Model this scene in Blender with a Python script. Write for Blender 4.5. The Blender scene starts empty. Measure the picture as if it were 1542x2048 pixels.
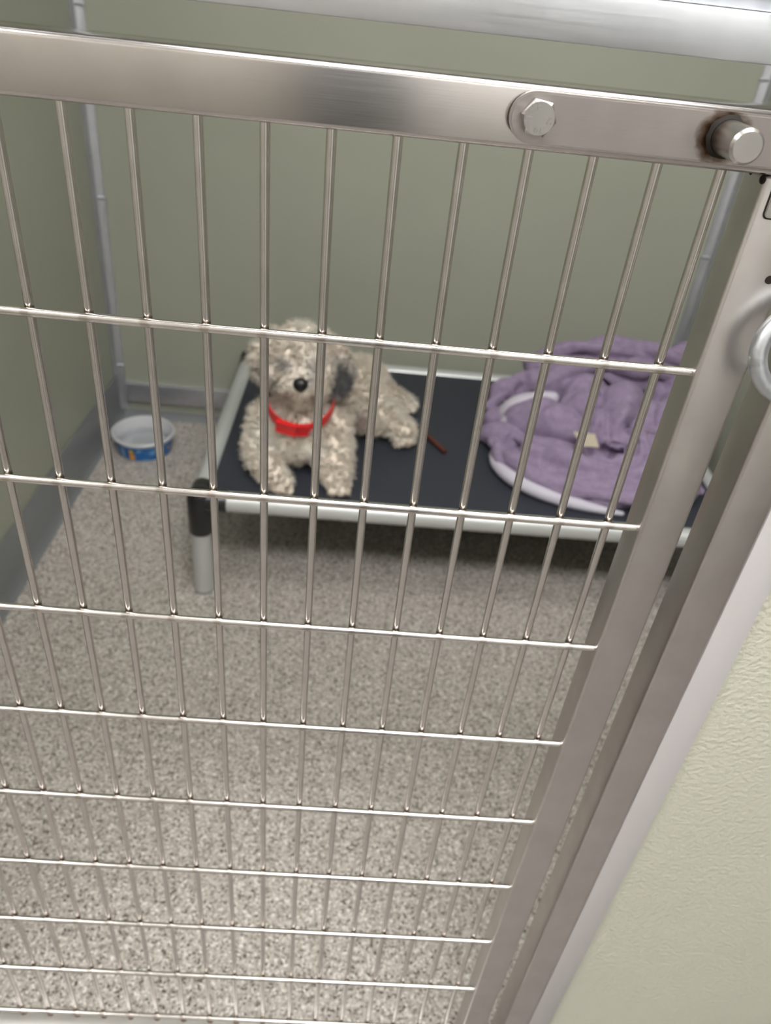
import bpy, bmesh, math, random
import numpy as np
from mathutils import Vector, Matrix, noise as mnoise

random.seed(7)
rng = np.random.default_rng(7)
scene = bpy.context.scene
COL = scene.collection

# ------------------------------------------------------------------ camera
F_PX = 1523.5
ROT = Matrix(((0.9955946895, 0.0034592831, 0.0936976393),
              (0.0785397795, -0.5765963648, -0.8132454335),
              (0.0512124720, 0.8170218268, -0.5743279702)))
cam_d = bpy.data.cameras.new('camera')
cam_d.sensor_fit = 'VERTICAL'
cam_d.sensor_height = 36.0
cam_d.lens = F_PX / 2048.0 * 36.0
cam_d.clip_start = 0.02
cam_d.dof.use_dof = True
cam_d.dof.focus_distance = 0.42
cam_d.dof.aperture_fstop = 9.5
cam = bpy.data.objects.new('camera', cam_d)
COL.objects.link(cam)
m3 = ROT.transposed() @ Matrix(((1, 0, 0), (0, -1, 0), (0, 0, -1)))
cam.matrix_world = Matrix.Translation((0.17990, -0.39879, 1.11711)) @ m3.to_4x4()
scene.camera = cam

# ------------------------------------------------------------------ world / exposure
w = bpy.data.worlds.new('world')
scene.world = w
w.use_nodes = True
w.node_tree.nodes['Background'].inputs[0].default_value = (0.8, 0.85, 0.9, 1)
w.node_tree.nodes['Background'].inputs[1].default_value = 0.15
scene.view_settings.view_transform = 'Standard'
scene.view_settings.look = 'None'
scene.view_settings.gamma = 1.0
scene.view_settings.use_curve_mapping = False
scene.view_settings.exposure = 0.0
scene.cycles.diffuse_bounces = 8
LAMP_AISLE = 19.5      # strength of the ceiling panels over the aisle
LAMP_RUN = 7.3         # strength of the ceiling panel over the run

# ------------------------------------------------------------------ materials
def mat(name, col, rough=0.5, metal=0.0, spec=0.5):
    m = bpy.data.materials.new(name)
    m.use_nodes = True
    b = m.node_tree.nodes['Principled BSDF']
    b.inputs['Base Color'].default_value = (*col, 1)
    b.inputs['Roughness'].default_value = rough
    b.inputs['Metallic'].default_value = metal
    b.inputs['Specular IOR Level'].default_value = spec
    return m

def N(m, t, **kw):
    n = m.node_tree.nodes.new(t)
    for k, v in kw.items():
        if k in n.inputs.keys():
            n.inputs[k].default_value = v
        else:
            setattr(n, k, v)
    return n

def L(m, a, ao, b, bi):
    m.node_tree.links.new(a.outputs[ao], b.inputs[bi])

def bsdf(m):
    return m.node_tree.nodes['Principled BSDF']

def ramp(m, stops, interp='LINEAR'):
    r = N(m, 'ShaderNodeValToRGB')
    r.color_ramp.interpolation = interp
    e = r.color_ramp.elements
    while len(e) < len(stops):
        e.new(0.5)
    for x, (p, c) in zip(e, stops):
        x.position = p
        x.color = (*c, 1) if len(c) == 3 else c
    return r

def coords(m, scale=(1, 1, 1)):
    t = N(m, 'ShaderNodeTexCoord')
    mp = N(m, 'ShaderNodeMapping')
    mp.inputs['Scale'].default_value = scale
    L(m, t, 'Object', mp, 'Vector')
    return mp

def bump(m, src, out, strength, dist):
    b = N(m, 'ShaderNodeBump', Strength=strength, Distance=dist)
    L(m, src, out, b, 'Height')
    L(m, b, 'Normal', bsdf(m), 'Normal')
    return b

def metal_brushed(name, col, rough, stretch, var=0.12, bstr=0.08):
    """brushed metal; stretch = mapping scale, small along the grain"""
    m = mat(name, col, rough, 1.0)
    c = coords(m, stretch)
    n = N(m, 'ShaderNodeTexNoise', Scale=1.0, Detail=4.0, Roughness=0.7)
    L(m, c, 'Vector', n, 'Vector')
    r = ramp(m, [(0.25, (rough - var,) * 3), (0.75, (rough + var,) * 3)])
    L(m, n, 'Fac', r, 'Fac')
    L(m, r, 'Color', bsdf(m), 'Roughness')
    # blotchy wipe marks
    c2 = coords(m, (28, 28, 28))
    n2 = N(m, 'ShaderNodeTexNoise', Scale=1.0, Detail=3.0, Roughness=0.6)
    L(m, c2, 'Vector', n2, 'Vector')
    r2 = ramp(m, [(0.3, tuple(x * 0.93 for x in col)), (0.7, tuple(min(1, x * 1.04) for x in col))])
    L(m, n2, 'Fac', r2, 'Fac')
    L(m, r2, 'Color', bsdf(m), 'Base Color')
    bump(m, n, 'Fac', bstr, 0.0004)
    return m

STEEL = (0.60, 0.565, 0.55)
M_RAIL = metal_brushed('brushed_steel_horizontal', STEEL, 0.19, (14, 1500, 1500), 0.05, 0.015)
M_STILE = metal_brushed('brushed_steel_vertical', STEEL, 0.36, (1500, 1500, 14), 0.07, 0.02)
M_SILL = metal_brushed('satin_steel_sill', (0.66, 0.64, 0.62), 0.52, (20, 700, 700), 0.08, 0.03)
M_PLATE = metal_brushed('worn_steel_plate', (0.44, 0.405, 0.39), 0.42, (60, 900, 900), 0.12, 0.05)
def heat_tint(m, cx, cz):
    t = N(m, 'ShaderNodeTexCoord')
    mp = N(m, 'ShaderNodeMapping')
    mp.inputs['Location'].default_value = (-cx, 0, -cz)
    mp.inputs['Scale'].default_value = (1, 0, 1)
    L(m, t, 'Object', mp, 'Vector')
    ln = N(m, 'ShaderNodeVectorMath', operation='LENGTH')
    L(m, mp, 'Vector', ln, 0)
    nz = N(m, 'ShaderNodeTexNoise', Scale=180.0, Detail=3.0)
    L(m, t, 'Object', nz, 'Vector')
    k = N(m, 'ShaderNodeMath', operation='MULTIPLY_ADD')
    L(m, nz, 'Fac', k, 0)
    k.inputs[1].default_value = 0.006
    L(m, ln, 'Value', k, 2)
    mr = N(m, 'ShaderNodeMapRange')
    L(m, k, 'Value', mr, 'Value')
    mr.inputs['From Min'].default_value = 0.010
    mr.inputs['From Max'].default_value = 0.0160
    r = ramp(m, [(0.0, (0.03, 0.025, 0.022)), (0.25, (0.16, 0.09, 0.05)), (0.55, (0.40, 0.33, 0.28)), (1.0, (1, 1, 1))])
    L(m, mr, 'Result', r, 'Fac')
    old = bsdf(m).inputs['Base Color'].links[0].from_socket
    mx = N(m, 'ShaderNodeMix', data_type='RGBA', blend_type='MULTIPLY')
    mx.inputs[0].default_value = 1.0
    m.node_tree.links.new(old, mx.inputs[6])
    L(m, r, 'Color', mx, 7)
    L(m, mx, 2, bsdf(m), 'Base Color')
heat_tint(M_PLATE, .3375, 1.0712)  # weld heat tint, set left of the pin to take in its shade
M_BOLT = mat('bolt_steel', (0.52, 0.495, 0.48), 0.27, 1.0)
M_ALU = metal_brushed('aluminium_header', (0.74, 0.76, 0.80), 0.38, (12, 600, 600), 0.10, 0.08)
M_ALUV = metal_brushed('aluminium_trim', (0.66, 0.67, 0.72), 0.50, (600, 600, 12), 0.08, 0.05)
M_EDGE = mat('anodised_edge', (0.60, 0.575, 0.585), 0.42, 0.25)
M_GALV = metal_brushed('galvanised', (0.55, 0.57, 0.60), 0.42, (150, 150, 150), 0.16, 0.25)

Q = 0.10929403          # spacing of the horizontal rods
Z0 = 1.06045            # underside datum of the top rail (row 0)
P = 0.03175             # spacing of the vertical rods

def rod_material(name, axis, off, step, tint=(0.20, 0.165, 0.14)):
    """steel rod with brownish weld tint at every crossing"""
    m = mat(name, STEEL, 0.21, 1.0)
    t = N(m, 'ShaderNodeTexCoord')
    s = N(m, 'ShaderNodeSeparateXYZ')
    L(m, t, 'Object', s, 'Vector')
    a = N(m, 'ShaderNodeMath', operation='SUBTRACT')
    L(m, s, axis, a, 0)
    a.inputs[1].default_value = off
    d = N(m, 'ShaderNodeMath', operation='PINGPONG')
    L(m, a, 'Value', d, 0)
    d.inputs[1].default_value = step / 2
    nz = N(m, 'ShaderNodeTexNoise', Scale=260.0, Detail=3.0)
    L(m, t, 'Object', nz, 'Vector')
    k = N(m, 'ShaderNodeMath', operation='MULTIPLY_ADD')
    L(m, nz, 'Fac', k, 0)
    k.inputs[1].default_value = 0.006
    L(m, d, 'Value', k, 2)
    mr = N(m, 'ShaderNodeMapRange')
    L(m, k, 'Value', mr, 'Value')
    mr.inputs['From Min'].default_value = 0.0046
    mr.inputs['From Max'].default_value = 0.0066
    mx = N(m, 'ShaderNodeMix', data_type='RGBA')
    L(m, mr, 'Result', mx, 'Factor')
    mx.inputs[6].default_value = (*tint, 1)
    n2 = N(m, 'ShaderNodeTexNoise', Scale=60.0, Detail=4.0)
    L(m, t, 'Object', n2, 'Vector')
    r2 = ramp(m, [(0.25, (0.62, 0.58, 0.555)), (0.7, (0.73, 0.695, 0.67))])
    L(m, n2, 'Fac', r2, 'Fac')
    L(m, r2, 'Color', mx, 7)
    L(m, mx, 2, bsdf(m), 'Base Color')
    bump(m, nz, 'Fac', 0.06, 0.0005)
    return m

M_RODV = rod_material('steel_rod_upright', 'Z', Z0, Q)
M_RODH = rod_material('steel_rod_cross', 'X', 0.0, P, (0.50, 0.455, 0.42))
M_WELD = mat('rusty_weld', (0.16, 0.11, 0.07), 0.6, 0.5)
M_SCORCH_GAP = mat('scorch_gap_black', (0.022, 0.018, 0.015), 0.8, 0.0, 0.2)  # scorch black, also painted as the shaded gap round the catch plate

def wall_paint(name, col, strength=0.35, grain=210.0, deep=.0015):
    m = mat(name, col, 0.42)
    c = coords(m, (1, 1, 1))
    n = N(m, 'ShaderNodeTexNoise', Scale=grain, Detail=2.0, Roughness=0.5)
    L(m, c, 'Vector', n, 'Vector')
    bump(m, n, 'Fac', strength, deep)
    n2 = N(m, 'ShaderNodeTexNoise', Scale=3.0, Detail=2.0)
    L(m, c, 'Vector', n2, 'Vector')
    r = ramp(m, [(0.3, tuple(x * 0.96 for x in col)), (0.7, tuple(x * 1.03 for x in col))])
    L(m, n2, 'Fac', r, 'Fac')
    L(m, r, 'Color', bsdf(m), 'Base Color')
    return m

GREEN = (0.352, 0.365, 0.298)
M_GREEN = wall_paint('green_wall_panel', GREEN, 0.25)
M_FRONT = wall_paint('green_pebbled_panel', (0.60, 0.595, 0.50), 0.55, 230.0, .0026)
M_WHITE = mat('white_paint', (0.78, 0.78, 0.76), 0.5)
M_BEIGE = wall_paint('beige_wall', (0.50, 0.48, 0.44), 0.2)
M_COVE = mat('grey_cove_base', (0.205, 0.215, 0.225), 0.40)
M_DARKREFL = mat('dark_reflector_grey', (0.16, 0.165, 0.17), 0.45)  # for the added block that only darkens reflections

# floor: grey quartz-chip floor
M_FLOOR = mat('quartz_chip_floor', (0.4, 0.38, 0.35), 0.48)
fc = coords(M_FLOOR)
fv = N(M_FLOOR, 'ShaderNodeTexVoronoi', Scale=350.0)
L(M_FLOOR, fc, 'Vector', fv, 'Vector')
fs = N(M_FLOOR, 'ShaderNodeSeparateColor')
L(M_FLOOR, fv, 'Color', fs, 'Color')
fr = ramp(M_FLOOR, [(0.0, (0.10, 0.088, 0.078)), (0.08, (0.27, 0.24, 0.21)), (0.22, (0.42, 0.38, 0.34)),
                    (0.50, (0.52, 0.475, 0.435)), (0.75, (0.62, 0.58, 0.54)), (0.90, (0.80, 0.765, 0.73))], 'CONSTANT')
L(M_FLOOR, fs, 'Red', fr, 'Fac')
fn = N(M_FLOOR, 'ShaderNodeTexNoise', Scale=120.0, Detail=3.0)
L(M_FLOOR, fc, 'Vector', fn, 'Vector')
fr2 = ramp(M_FLOOR, [(0.32, (0.78, 0.77, 0.76)), (0.68, (1.08, 1.08, 1.07))])
L(M_FLOOR, fn, 'Fac', fr2, 'Fac')
fm = N(M_FLOOR, 'ShaderNodeMix', data_type='RGBA', blend_type='MULTIPLY')
fm.inputs[0].default_value = 1.0
L(M_FLOOR, fr, 'Color', fm, 6)
L(M_FLOOR, fr2, 'Color', fm, 7)
L(M_FLOOR, fm, 2, bsdf(M_FLOOR), 'Base Color')
bump(M_FLOOR, fs, 'Green', 0.12, 0.0008)

M_AISLE = mat('darkened_aisle_floor', (0.24, 0.225, 0.21), 0.6)  # aisle floor colour darkened to dim its reflection in the bars
M_PIPE = mat('bed_pipe', (0.56, 0.575, 0.57), 0.36, 0.35)
M_BLACK = mat('black_plastic', (0.012, 0.012, 0.013), 0.28)
M_FOOT = mat('grey_foot_cap', (0.30, 0.31, 0.31), 0.5)
M_VINYL = mat('charcoal_vinyl', (0.070, 0.077, 0.098), 0.45)
vc = coords(M_VINYL)
vn = N(M_VINYL, 'ShaderNodeTexNoise', Scale=900.0, Detail=2.0)
L(M_VINYL, vc, 'Vector', vn, 'Vector')
bump(M_VINYL, vn, 'Fac', 0.15, 0.0004)

M_BOWL = mat('bowl_white', (0.62, 0.63, 0.655), 0.3)
M_CHEW = mat('chew_stick', (0.085, 0.022, 0.014), 0.5)
M_WATER = mat('bowl_water', (0.62, 0.66, 0.68), 0.03)
bsdf(M_WATER).inputs['Transmission Weight'].default_value = 1.0
bsdf(M_WATER).inputs['IOR'].default_value = 1.33
bsdf(M_WATER).inputs['Base Color'].default_value = (0.97, 0.98, 0.99, 1)

# ------------------------------------------------------------------ mesh helpers
def me_from(bm, name, smooth=None):
    me = bpy.data.meshes.new(name)
    bmesh.ops.recalc_face_normals(bm, faces=bm.faces[:])
    bm.to_mesh(me)
    bm.free()
    if smooth is not None:
        me.polygons.foreach_set('use_smooth', [True] * len(me.polygons))
        if smooth < 180:
            me.set_sharp_from_angle(angle=math.radians(smooth))
    return me

def add(name, me, m=None, parent=None, at=None):
    """link a mesh whose vertices are in room coordinates (plus an offset)"""
    o = bpy.data.objects.new(name, me)
    COL.objects.link(o)
    if m is not None and len(me.materials) == 0:
        me.materials.append(m)
    off = Vector(at) if at is not None else Vector()
    if parent is not None:
        o.parent = parent
        base = Vector(parent['_w']) if '_w' in parent else Vector()
        o.location = off - base
    else:
        o.location = off
    o['_w'] = tuple(off)
    return o

def empty(name, loc, label, cat, group=None):
    o = bpy.data.objects.new(name, None)
    COL.objects.link(o)
    o.location = loc
    o['_w'] = tuple(loc)
    o['label'] = label
    o['category'] = cat
    if group:
        o['group'] = group
    return o

def tag(o, label, cat, group=None):
    o['label'] = label
    o['category'] = cat
    if group:
        o['group'] = group
    return o

def struct(o, label=None, cat=None):
    o['kind'] = 'structure'
    if label:
        o['label'] = label
    if cat:
        o['category'] = cat
    return o

def box(x0, x1, y0, y1, z0, z1, bev=0.0, seg=2, name='box', smooth=40):
    bm = bmesh.new()
    bmesh.ops.create_cube(bm, size=1.0)
    for v in bm.verts:
        v.co = Vector((x0 + (v.co.x + .5) * (x1 - x0), y0 + (v.co.y + .5) * (y1 - y0), z0 + (v.co.z + .5) * (z1 - z0)))
    if bev > 0:
        bmesh.ops.bevel(bm, geom=bm.edges[:], offset=bev, segments=seg, affect='EDGES', profile=0.5)
    return me_from(bm, name, smooth)

def tube_bm(bm, pts, rads, n=12, closed=False, cap=True, squash=None):
    pts = [Vector(p) for p in pts]
    k = len(pts)
    if not hasattr(rads, '__len__'):
        rads = [rads] * k
    t0 = (pts[1] - pts[0]).normalized()
    up = Vector((0, 0, 1)) if abs(t0.z) < .9 else Vector((1, 0, 0))
    nrm = (up - t0 * up.dot(t0)).normalized()
    rings = []
    for i, p in enumerate(pts):
        if closed:
            t = (pts[(i + 1) % k] - pts[i - 1]).normalized()
        else:
            t = (pts[min(i + 1, k - 1)] - pts[max(i - 1, 0)]).normalized()
        nrm = (nrm - t * nrm.dot(t)).normalized()
        b = t.cross(nrm)
        sq = squash if squash else (1, 1)
        rings.append([bm.verts.new(p + (nrm * math.cos(a) * sq[0] + b * math.sin(a) * sq[1]) * rads[i])
                      for a in [2 * math.pi * j / n for j in range(n)]])
    for i in range(k if closed else k - 1):
        A, B = rings[i], rings[(i + 1) % k]
        for j in range(n):
            bm.faces.new((A[j], A[(j + 1) % n], B[(j + 1) % n], B[j]))
    if cap and not closed:
        bm.faces.new(rings[0][::-1])
        bm.faces.new(rings[-1])
    return bm

def tube(pts, rads, n=12, closed=False, name='tube', smooth=50, squash=None):
    return me_from(tube_bm(bmesh.new(), pts, rads, n, closed, True, squash), name, smooth)

def lathe(profile, centre, n=48, name='lathe', axis='Z', smooth=40):
    """profile: (radius, height) pairs; closed at the axis when radius is 0"""
    bm = bmesh.new()
    rings = []
    for r, h in profile:
        if r < 1e-6:
            rings.append([bm.verts.new((0, 0, h))])
        else:
            rings.append([bm.verts.new((r * math.cos(2 * math.pi * j / n), r * math.sin(2 * math.pi * j / n), h)) for j in range(n)])
    for A, B in zip(rings, rings[1:]):
        for j in range(n):
            a = A if len(A) == 1 else None
            b = B if len(B) == 1 else None
            if a and b:
                continue
            if a:
                bm.faces.new((A[0], B[(j + 1) % n], B[j]))
            elif b:
                bm.faces.new((A[j], A[(j + 1) % n], B[0]))
            else:
                bm.faces.new((A[j], A[(j + 1) % n], B[(j + 1) % n], B[j]))
    if axis == '-Y':      # profile height runs towards -Y
        bmesh.ops.rotate(bm, verts=bm.verts[:], matrix=Matrix.Rotation(math.pi / 2, 3, 'X'))
    elif axis == 'X':
        bmesh.ops.rotate(bm, verts=bm.verts[:], matrix=Matrix.Rotation(math.pi / 2, 3, 'Y'))
    elif axis == '-Y2':
        pass
    bmesh.ops.translate(bm, verts=bm.verts[:], vec=centre)
    return me_from(bm, name, smooth)

def prism_xz(outline, y0, y1, bev=0.0, name='prism', smooth=30):
    """outline in X-Z extruded from y0 (front) to y1"""
    bm = bmesh.new()
    vs = [bm.verts.new((x, y0, z)) for x, z in outline]
    f = bm.faces.new(vs)
    ex = bmesh.ops.extrude_face_region(bm, geom=[f])
    for g in ex['geom']:
        if isinstance(g, bmesh.types.BMVert):
            g.co.y = y1
    if bev > 0:
        es = [e for e in bm.edges if all(abs(v.co.y - y0) < 1e-7 for v in e.verts)]
        bmesh.ops.bevel(bm, geom=es, offset=bev, segments=2, affect='EDGES')
    return me_from(bm, name, smooth)

def profile_run(profile, axis, a, b, name='profile', smooth=50):
    """2-D profile swept straight: axis 'Y' takes (x,z), axis 'X' takes (y,z)"""
    bm = bmesh.new()
    def mk(t):
        return [bm.verts.new((u, t, v) if axis == 'Y' else (t, u, v)) for u, v in profile]
    A, B = mk(a), mk(b)
    n = len(profile)
    for j in range(n):
        bm.faces.new((A[j], A[(j + 1) % n], B[(j + 1) % n], B[j]))
    bm.faces.new(A)
    bm.faces.new(B[::-1])
    return me_from(bm, name, smooth)

# ------------------------------------------------------------------ room shell
XL, XR, YB = -0.498, 1.062, 1.5786      # inner faces of the run
CEIL = 2.5
struct(add('floor', box(-2.6, 3.2, -.008, YB + .06, -.05, 0.0), M_FLOOR), 'grey speckled quartz-chip floor of the run and aisle', 'floor')
struct(add('floor_aisle', box(-2.6, 3.2, -1.5, -.008, -.05, 0.0), M_AISLE), 'aisle floor in front of the gate, darkened for the reflections in the steel', 'floor')  # unseen floor split off and darkened so the steel reflects less
struct(add('ceiling', box(-2.6, 3.2, -1.5, YB + .06, CEIL, CEIL + .05), M_WHITE), 'white ceiling over the run and the aisle', 'ceiling')
struct(add('wall_back', box(-2.6, 3.2, YB, YB + .06, 0, CEIL), M_GREEN), 'sage green wall behind the dog bed', 'wall')
struct(add('wall_left', box(XL - .03, XL, 0.03, YB, 0, CEIL), M_GREEN), 'sage green partition beside the blue bowl', 'wall')
struct(add('wall_right', box(XR, XR + .03, 0.03, YB, 0, CEIL), M_GREEN), 'sage green partition beyond the purple blanket', 'wall')
struct(add('wall_aisle', box(-2.6, 3.2, -1.56, -1.5, 0, CEIL), M_BEIGE), 'beige wall across the aisle', 'wall')
struct(add('wall_end_left', box(-2.66, -2.6, -1.5, YB, 0, CEIL), M_BEIGE), 'beige wall closing the aisle on the left', 'wall')
struct(add('wall_end_right', box(3.2, 3.26, -1.5, YB, 0, CEIL), M_BEIGE), 'beige wall closing the aisle on the right', 'wall')

# coved base on left and right partitions and along the back wall
def cove(s, x):
    pr = [(x, 0.0), (x, .128), (x + s * .004, .131), (x + s * .0055, .127), (x + s * .0055, .045)]
    for i in range(1, 7):
        a = i / 6 * math.pi / 2
        pr.append((x + s * (.0055 + .0125 * (1 - math.cos(a))), .045 - .042 * math.sin(a)))
    pr.append((x + s * .018, 0.0))
    return pr
struct(add('baseboard_left', profile_run(cove(1, XL), 'Y', 0.03, YB), M_COVE), 'grey coved base along the left partition', 'baseboard')
struct(add('baseboard_right', profile_run(cove(-1, XR), 'Y', 0.03, YB), M_COVE), 'grey coved base along the right partition', 'baseboard')
bk = [(YB, 0), (YB, .022), (YB - .003, .022), (YB - .006, .012), (YB - .014, .003), (YB - .016, 0)]
struct(add('baseboard_back', profile_run(bk, 'X', XL + .018, XR - .018), M_COVE), 'low grey coved strip under the back wall', 'baseboard')
# aluminium rail along the bottom of the back wall
rl = [(YB, .052), (YB, .108), (YB - .010, .110), (YB - .013, .108), (YB - .013, .054), (YB - .011, .052)]
struct(add('trim_1', profile_run(rl, 'X', XL + .03, XR - .03), M_ALUV), 'aluminium rail low along the back wall', 'trim')
# aluminium angles in the two back corners
def corner_angle(s, x, z0, z1):
    pr = [(x, YB), (x, YB - .020), (x + s * .003, YB - .021), (x + s * .005, YB - .009),
          (x + s * .009, YB - .005), (x + s * .026, YB - .003), (x + s * .027, YB)]
    bm = bmesh.new()
    A = [bm.verts.new((u, v, z0)) for u, v in pr]
    B = [bm.verts.new((u, v, z1)) for u, v in pr]
    n = len(pr)
    for j in range(n):
        bm.faces.new((A[j], A[(j + 1) % n], B[(j + 1) % n], B[j]))
    bm.faces.new(A)
    bm.faces.new(B[::-1])
    return me_from(bm, 'corner_angle', 40)
k = 2
for s, x in ((1, XL), (-1, XR)):
    t = struct(add('trim_%d' % k, corner_angle(s, x, .022, 2.2), M_ALUV),
               'aluminium angle up the back corner ' + ('above the blue bowl' if s > 0 else 'above the purple blanket'), 'trim')
    for z in (.155, .60, 1.0):
        add('clip', box(x + s * .004 if s > 0 else x - .029, x + .029 if s > 0 else x - .004, YB - .0075, YB - .003, z, z + .006, .001), M_GALV, t)
    k += 1

# ------------------------------------------------------------------ front: post, trim, panel, header
struct(add('wall_front', box(.466, 3.2, -.004, .020, 0, 1.098), M_FRONT), 'pale green pebbled front panel beside the gate post', 'wall')
struct(add('wall_front_left', box(XL - .03, -.372, -.004, .020, 0, 1.098), M_FRONT), 'pale green front panel left of the gate', 'wall')
struct(add('trim_4', box(.4446, .4700, -.0075, .022, 0, 1.098, .0008), M_EDGE), 'pale aluminium edge strip between steel post and green panel', 'trim')

def square_tube(x0, x1, y0, y1, z0, z1, bev=.0022):
    return box(x0, x1, y0, y1, z0, z1, bev, 3)

post = tag(add('gate_post', square_tube(.4155, .4440, -.0085, .0225, 0.0, 1.098), M_STILE),
           'fixed brushed steel post between the gate and the green panel', 'post')
tag(add('gate_post', square_tube(-.370, -.342, -.0085, .0225, 0.0, 1.098), M_STILE),
    'steel post on the hinge side of the gate', 'post')
# header: proud lower lip with a taller web behind it
hd = empty('header_beam', (0.3, 0, 1.10), 'bright aluminium beam running above the gate', 'beam')
add('lip', box(XL - .03, 3.2, -.006, .020, 1.1000, 1.1190, .0012), M_ALU, hd)
add('web', box(XL - .03, 3.2, .004, .020, 1.1192, 1.165, .001), M_ALU, hd)

# ------------------------------------------------------------------ the gate
X_ST = .3670
gate = empty('kennel_gate', (0.02, 0, .03), 'brushed stainless steel kennel gate of welded rods in front of the dog', 'gate')
G0, G1 = -.336, .3950
YF, YK = -.0100, .0170
RT0, RT1 = 1.0560, 1.0835
add('top_rail', box(G0, G1, YF, YK, RT0, RT1, .0030, 3), M_RAIL, gate)
add('bottom_rail', box(G0 + .028, X_ST - .0002, -.0215, .0055, .032, .060, .0012, 2), M_SILL, gate)
stile = add('stile', square_tube(X_ST, G1, YF + .0015, YK, .032, RT0 - .0002), M_STILE, gate)
add('stile', square_tube(G0, G0 + .028, YF + .0015, YK, .032, RT0 - .0002), M_STILE, gate)
RR = .00258
vb = tube([(0, .0024, .0590), (0, .0024, RT0 + .001)], RR, 14, name='vertical_bar')
beadm = bmesh.new()
bmesh.ops.create_uvsphere(beadm, u_segments=10, v_segments=6, radius=.0042)
bmesh.ops.scale(beadm, vec=(1, 1, .6), verts=beadm.verts[:])
beadm = me_from(beadm, 'weld_bead', 180)
for kx in range(-9, 12):
    b = add('vertical_bar', vb, M_RODV, gate, (kx * P, 0, 0))
    add('weld_bead', beadm, M_WELD, b, (kx * P, .0024, .0605))
hb = tube([(G0 + .026, -.0024, 0), (X_ST + .0005, -.0024, 0)], RR, 14, name='horizontal_bar')
for r in range(1, 10):
    add('horizontal_bar', hb, M_RODH, gate, (0, 0, Z0 - r * Q))

# latch bar bolted to the top rail
LZ, LH = 1.0705, .0108
out = [(.376, LZ - LH), (.376, LZ + LH)]
for i in range(15):
    a = math.pi / 2 + (i + .0) / 14 * math.pi
    out.append((.2505 + LH * 1.04 * math.cos(a), LZ + LH * math.sin(a)))
latch = empty('latch_bar', (.2505, -.0131, LZ), 'worn steel latch bar with hex bolt and stub pin on the gate top rail', 'latch')
add('plate', prism_xz(out, YF - .0054, YF - .0014, .0008), M_PLATE, latch)
add('spacer', lathe([(0, 0), (.0075, 0), (.0075, .0015), (0, .0015)], (.2517, YF, 1.0712), 24, axis='-Y'), M_SCORCH_GAP, latch)
add('spacer', lathe([(0, 0), (.0075, 0), (.0075, .0015), (0, .0015)], (.3390, YF, 1.0712), 24, axis='-Y'), M_SCORCH_GAP, latch)
YP = YF - .0054
# hex bolt with chamfered head
bm = bmesh.new()
def hexring(r, y, rot=math.radians(-8)):
    return [bm.verts.new((.2517 + r * math.cos(rot + i * math.pi / 3), y, 1.0712 + r * math.sin(rot + i * math.pi / 3))) for i in range(6)]
rings = [hexring(.0082, YP), hexring(.0082, YP - .0042)]
bm.faces.new(rings[0])
for j in range(6):
    bm.faces.new((rings[0][j], rings[0][(j + 1) % 6], rings[1][(j + 1) % 6], rings[1][j]))
# round top face, chamfer between
n = 24
rot = math.radians(-8)
top = [bm.verts.new((.2517 + .0069 * math.cos(rot + 2 * math.pi * i / n), YP - .0055, 1.0712 + .0069 * math.sin(rot + 2 * math.pi * i / n))) for i in range(n)]
for j in range(6):
    s = j * 4
    seg = [top[(s + q) % n] for q in range(5)]
    bm.faces.new([rings[1][j], rings[1][(j + 1) % 6]] + seg[::-1])
bm.faces.new(top)
bolt = add('hex_bolt', me_from(bm, 'hex_bolt', 20), M_BOLT, latch)
# raised maker's marks on the bolt head
def text_arc(txt, cx, cz, r, a0, a1, size, y, m, parent):
    for i, ch in enumerate(txt):
        a = math.radians(a0 + (a1 - a0) * (i + .5) / len(txt))
        cu = bpy.data.curves.new('mark', 'FONT')
        cu.body = ch
        cu.size = size
        cu.extrude = .0004
        cu.align_x = 'CENTER'
        cu.align_y = 'CENTER'
        o = bpy.data.objects.new('mark', cu)
        me = bpy.data.meshes.new_from_object(o)
        bpy.data.objects.remove(o)
        rotm = Matrix.Translation((cx + r * math.cos(a), y, cz + r * math.sin(a))) @ Matrix.Rotation(-(a - math.pi / 2), 4, 'Y') @ Matrix.Rotation(math.pi / 2, 4, 'X')
        me.transform(rotm)
        add('raised_mark', me, m, parent)
text_arc('THE', .2517, 1.0712, .0047, 195, 85, .0042, YP - .0056, M_BOLT, bolt)
text_arc('A2-70', .2517, 1.0712, .0047, 20, -110, .0034, YP - .0056, M_BOLT, bolt)
# stub pin with scorched weld at its foot
pin = add('stub_pin', lathe([(0, 0), (.0074, 0), (.0074, .0245), (.0062, .0260), (0, .0260)], (.3390, YP, 1.0712), 32, axis='-Y', smooth=25), M_BOLT, latch)
bm = bmesh.new()
ring = []
for i in range(28):
    a = 2 * math.pi * i / 28
    w1 = .0092 + .0012 * mnoise.noise(Vector((math.cos(a) * 2, math.sin(a) * 2, 3)))
    ring.append((bm.verts.new((.3390 + .0076 * math.cos(a), YP - .0022, 1.0712 + .0076 * math.sin(a))),
                 bm.verts.new((.3390 + w1 * math.cos(a), YP - .0002, 1.0712 + w1 * math.sin(a)))))
for i in range(28):
    A, B = ring[i], ring[(i + 1) % 28]
    bm.faces.new((A[0], A[1], B[1], B[0]))
add('weld_fillet', me_from(bm, 'weld_fillet', 180), M_SCORCH_GAP, pin)
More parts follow.
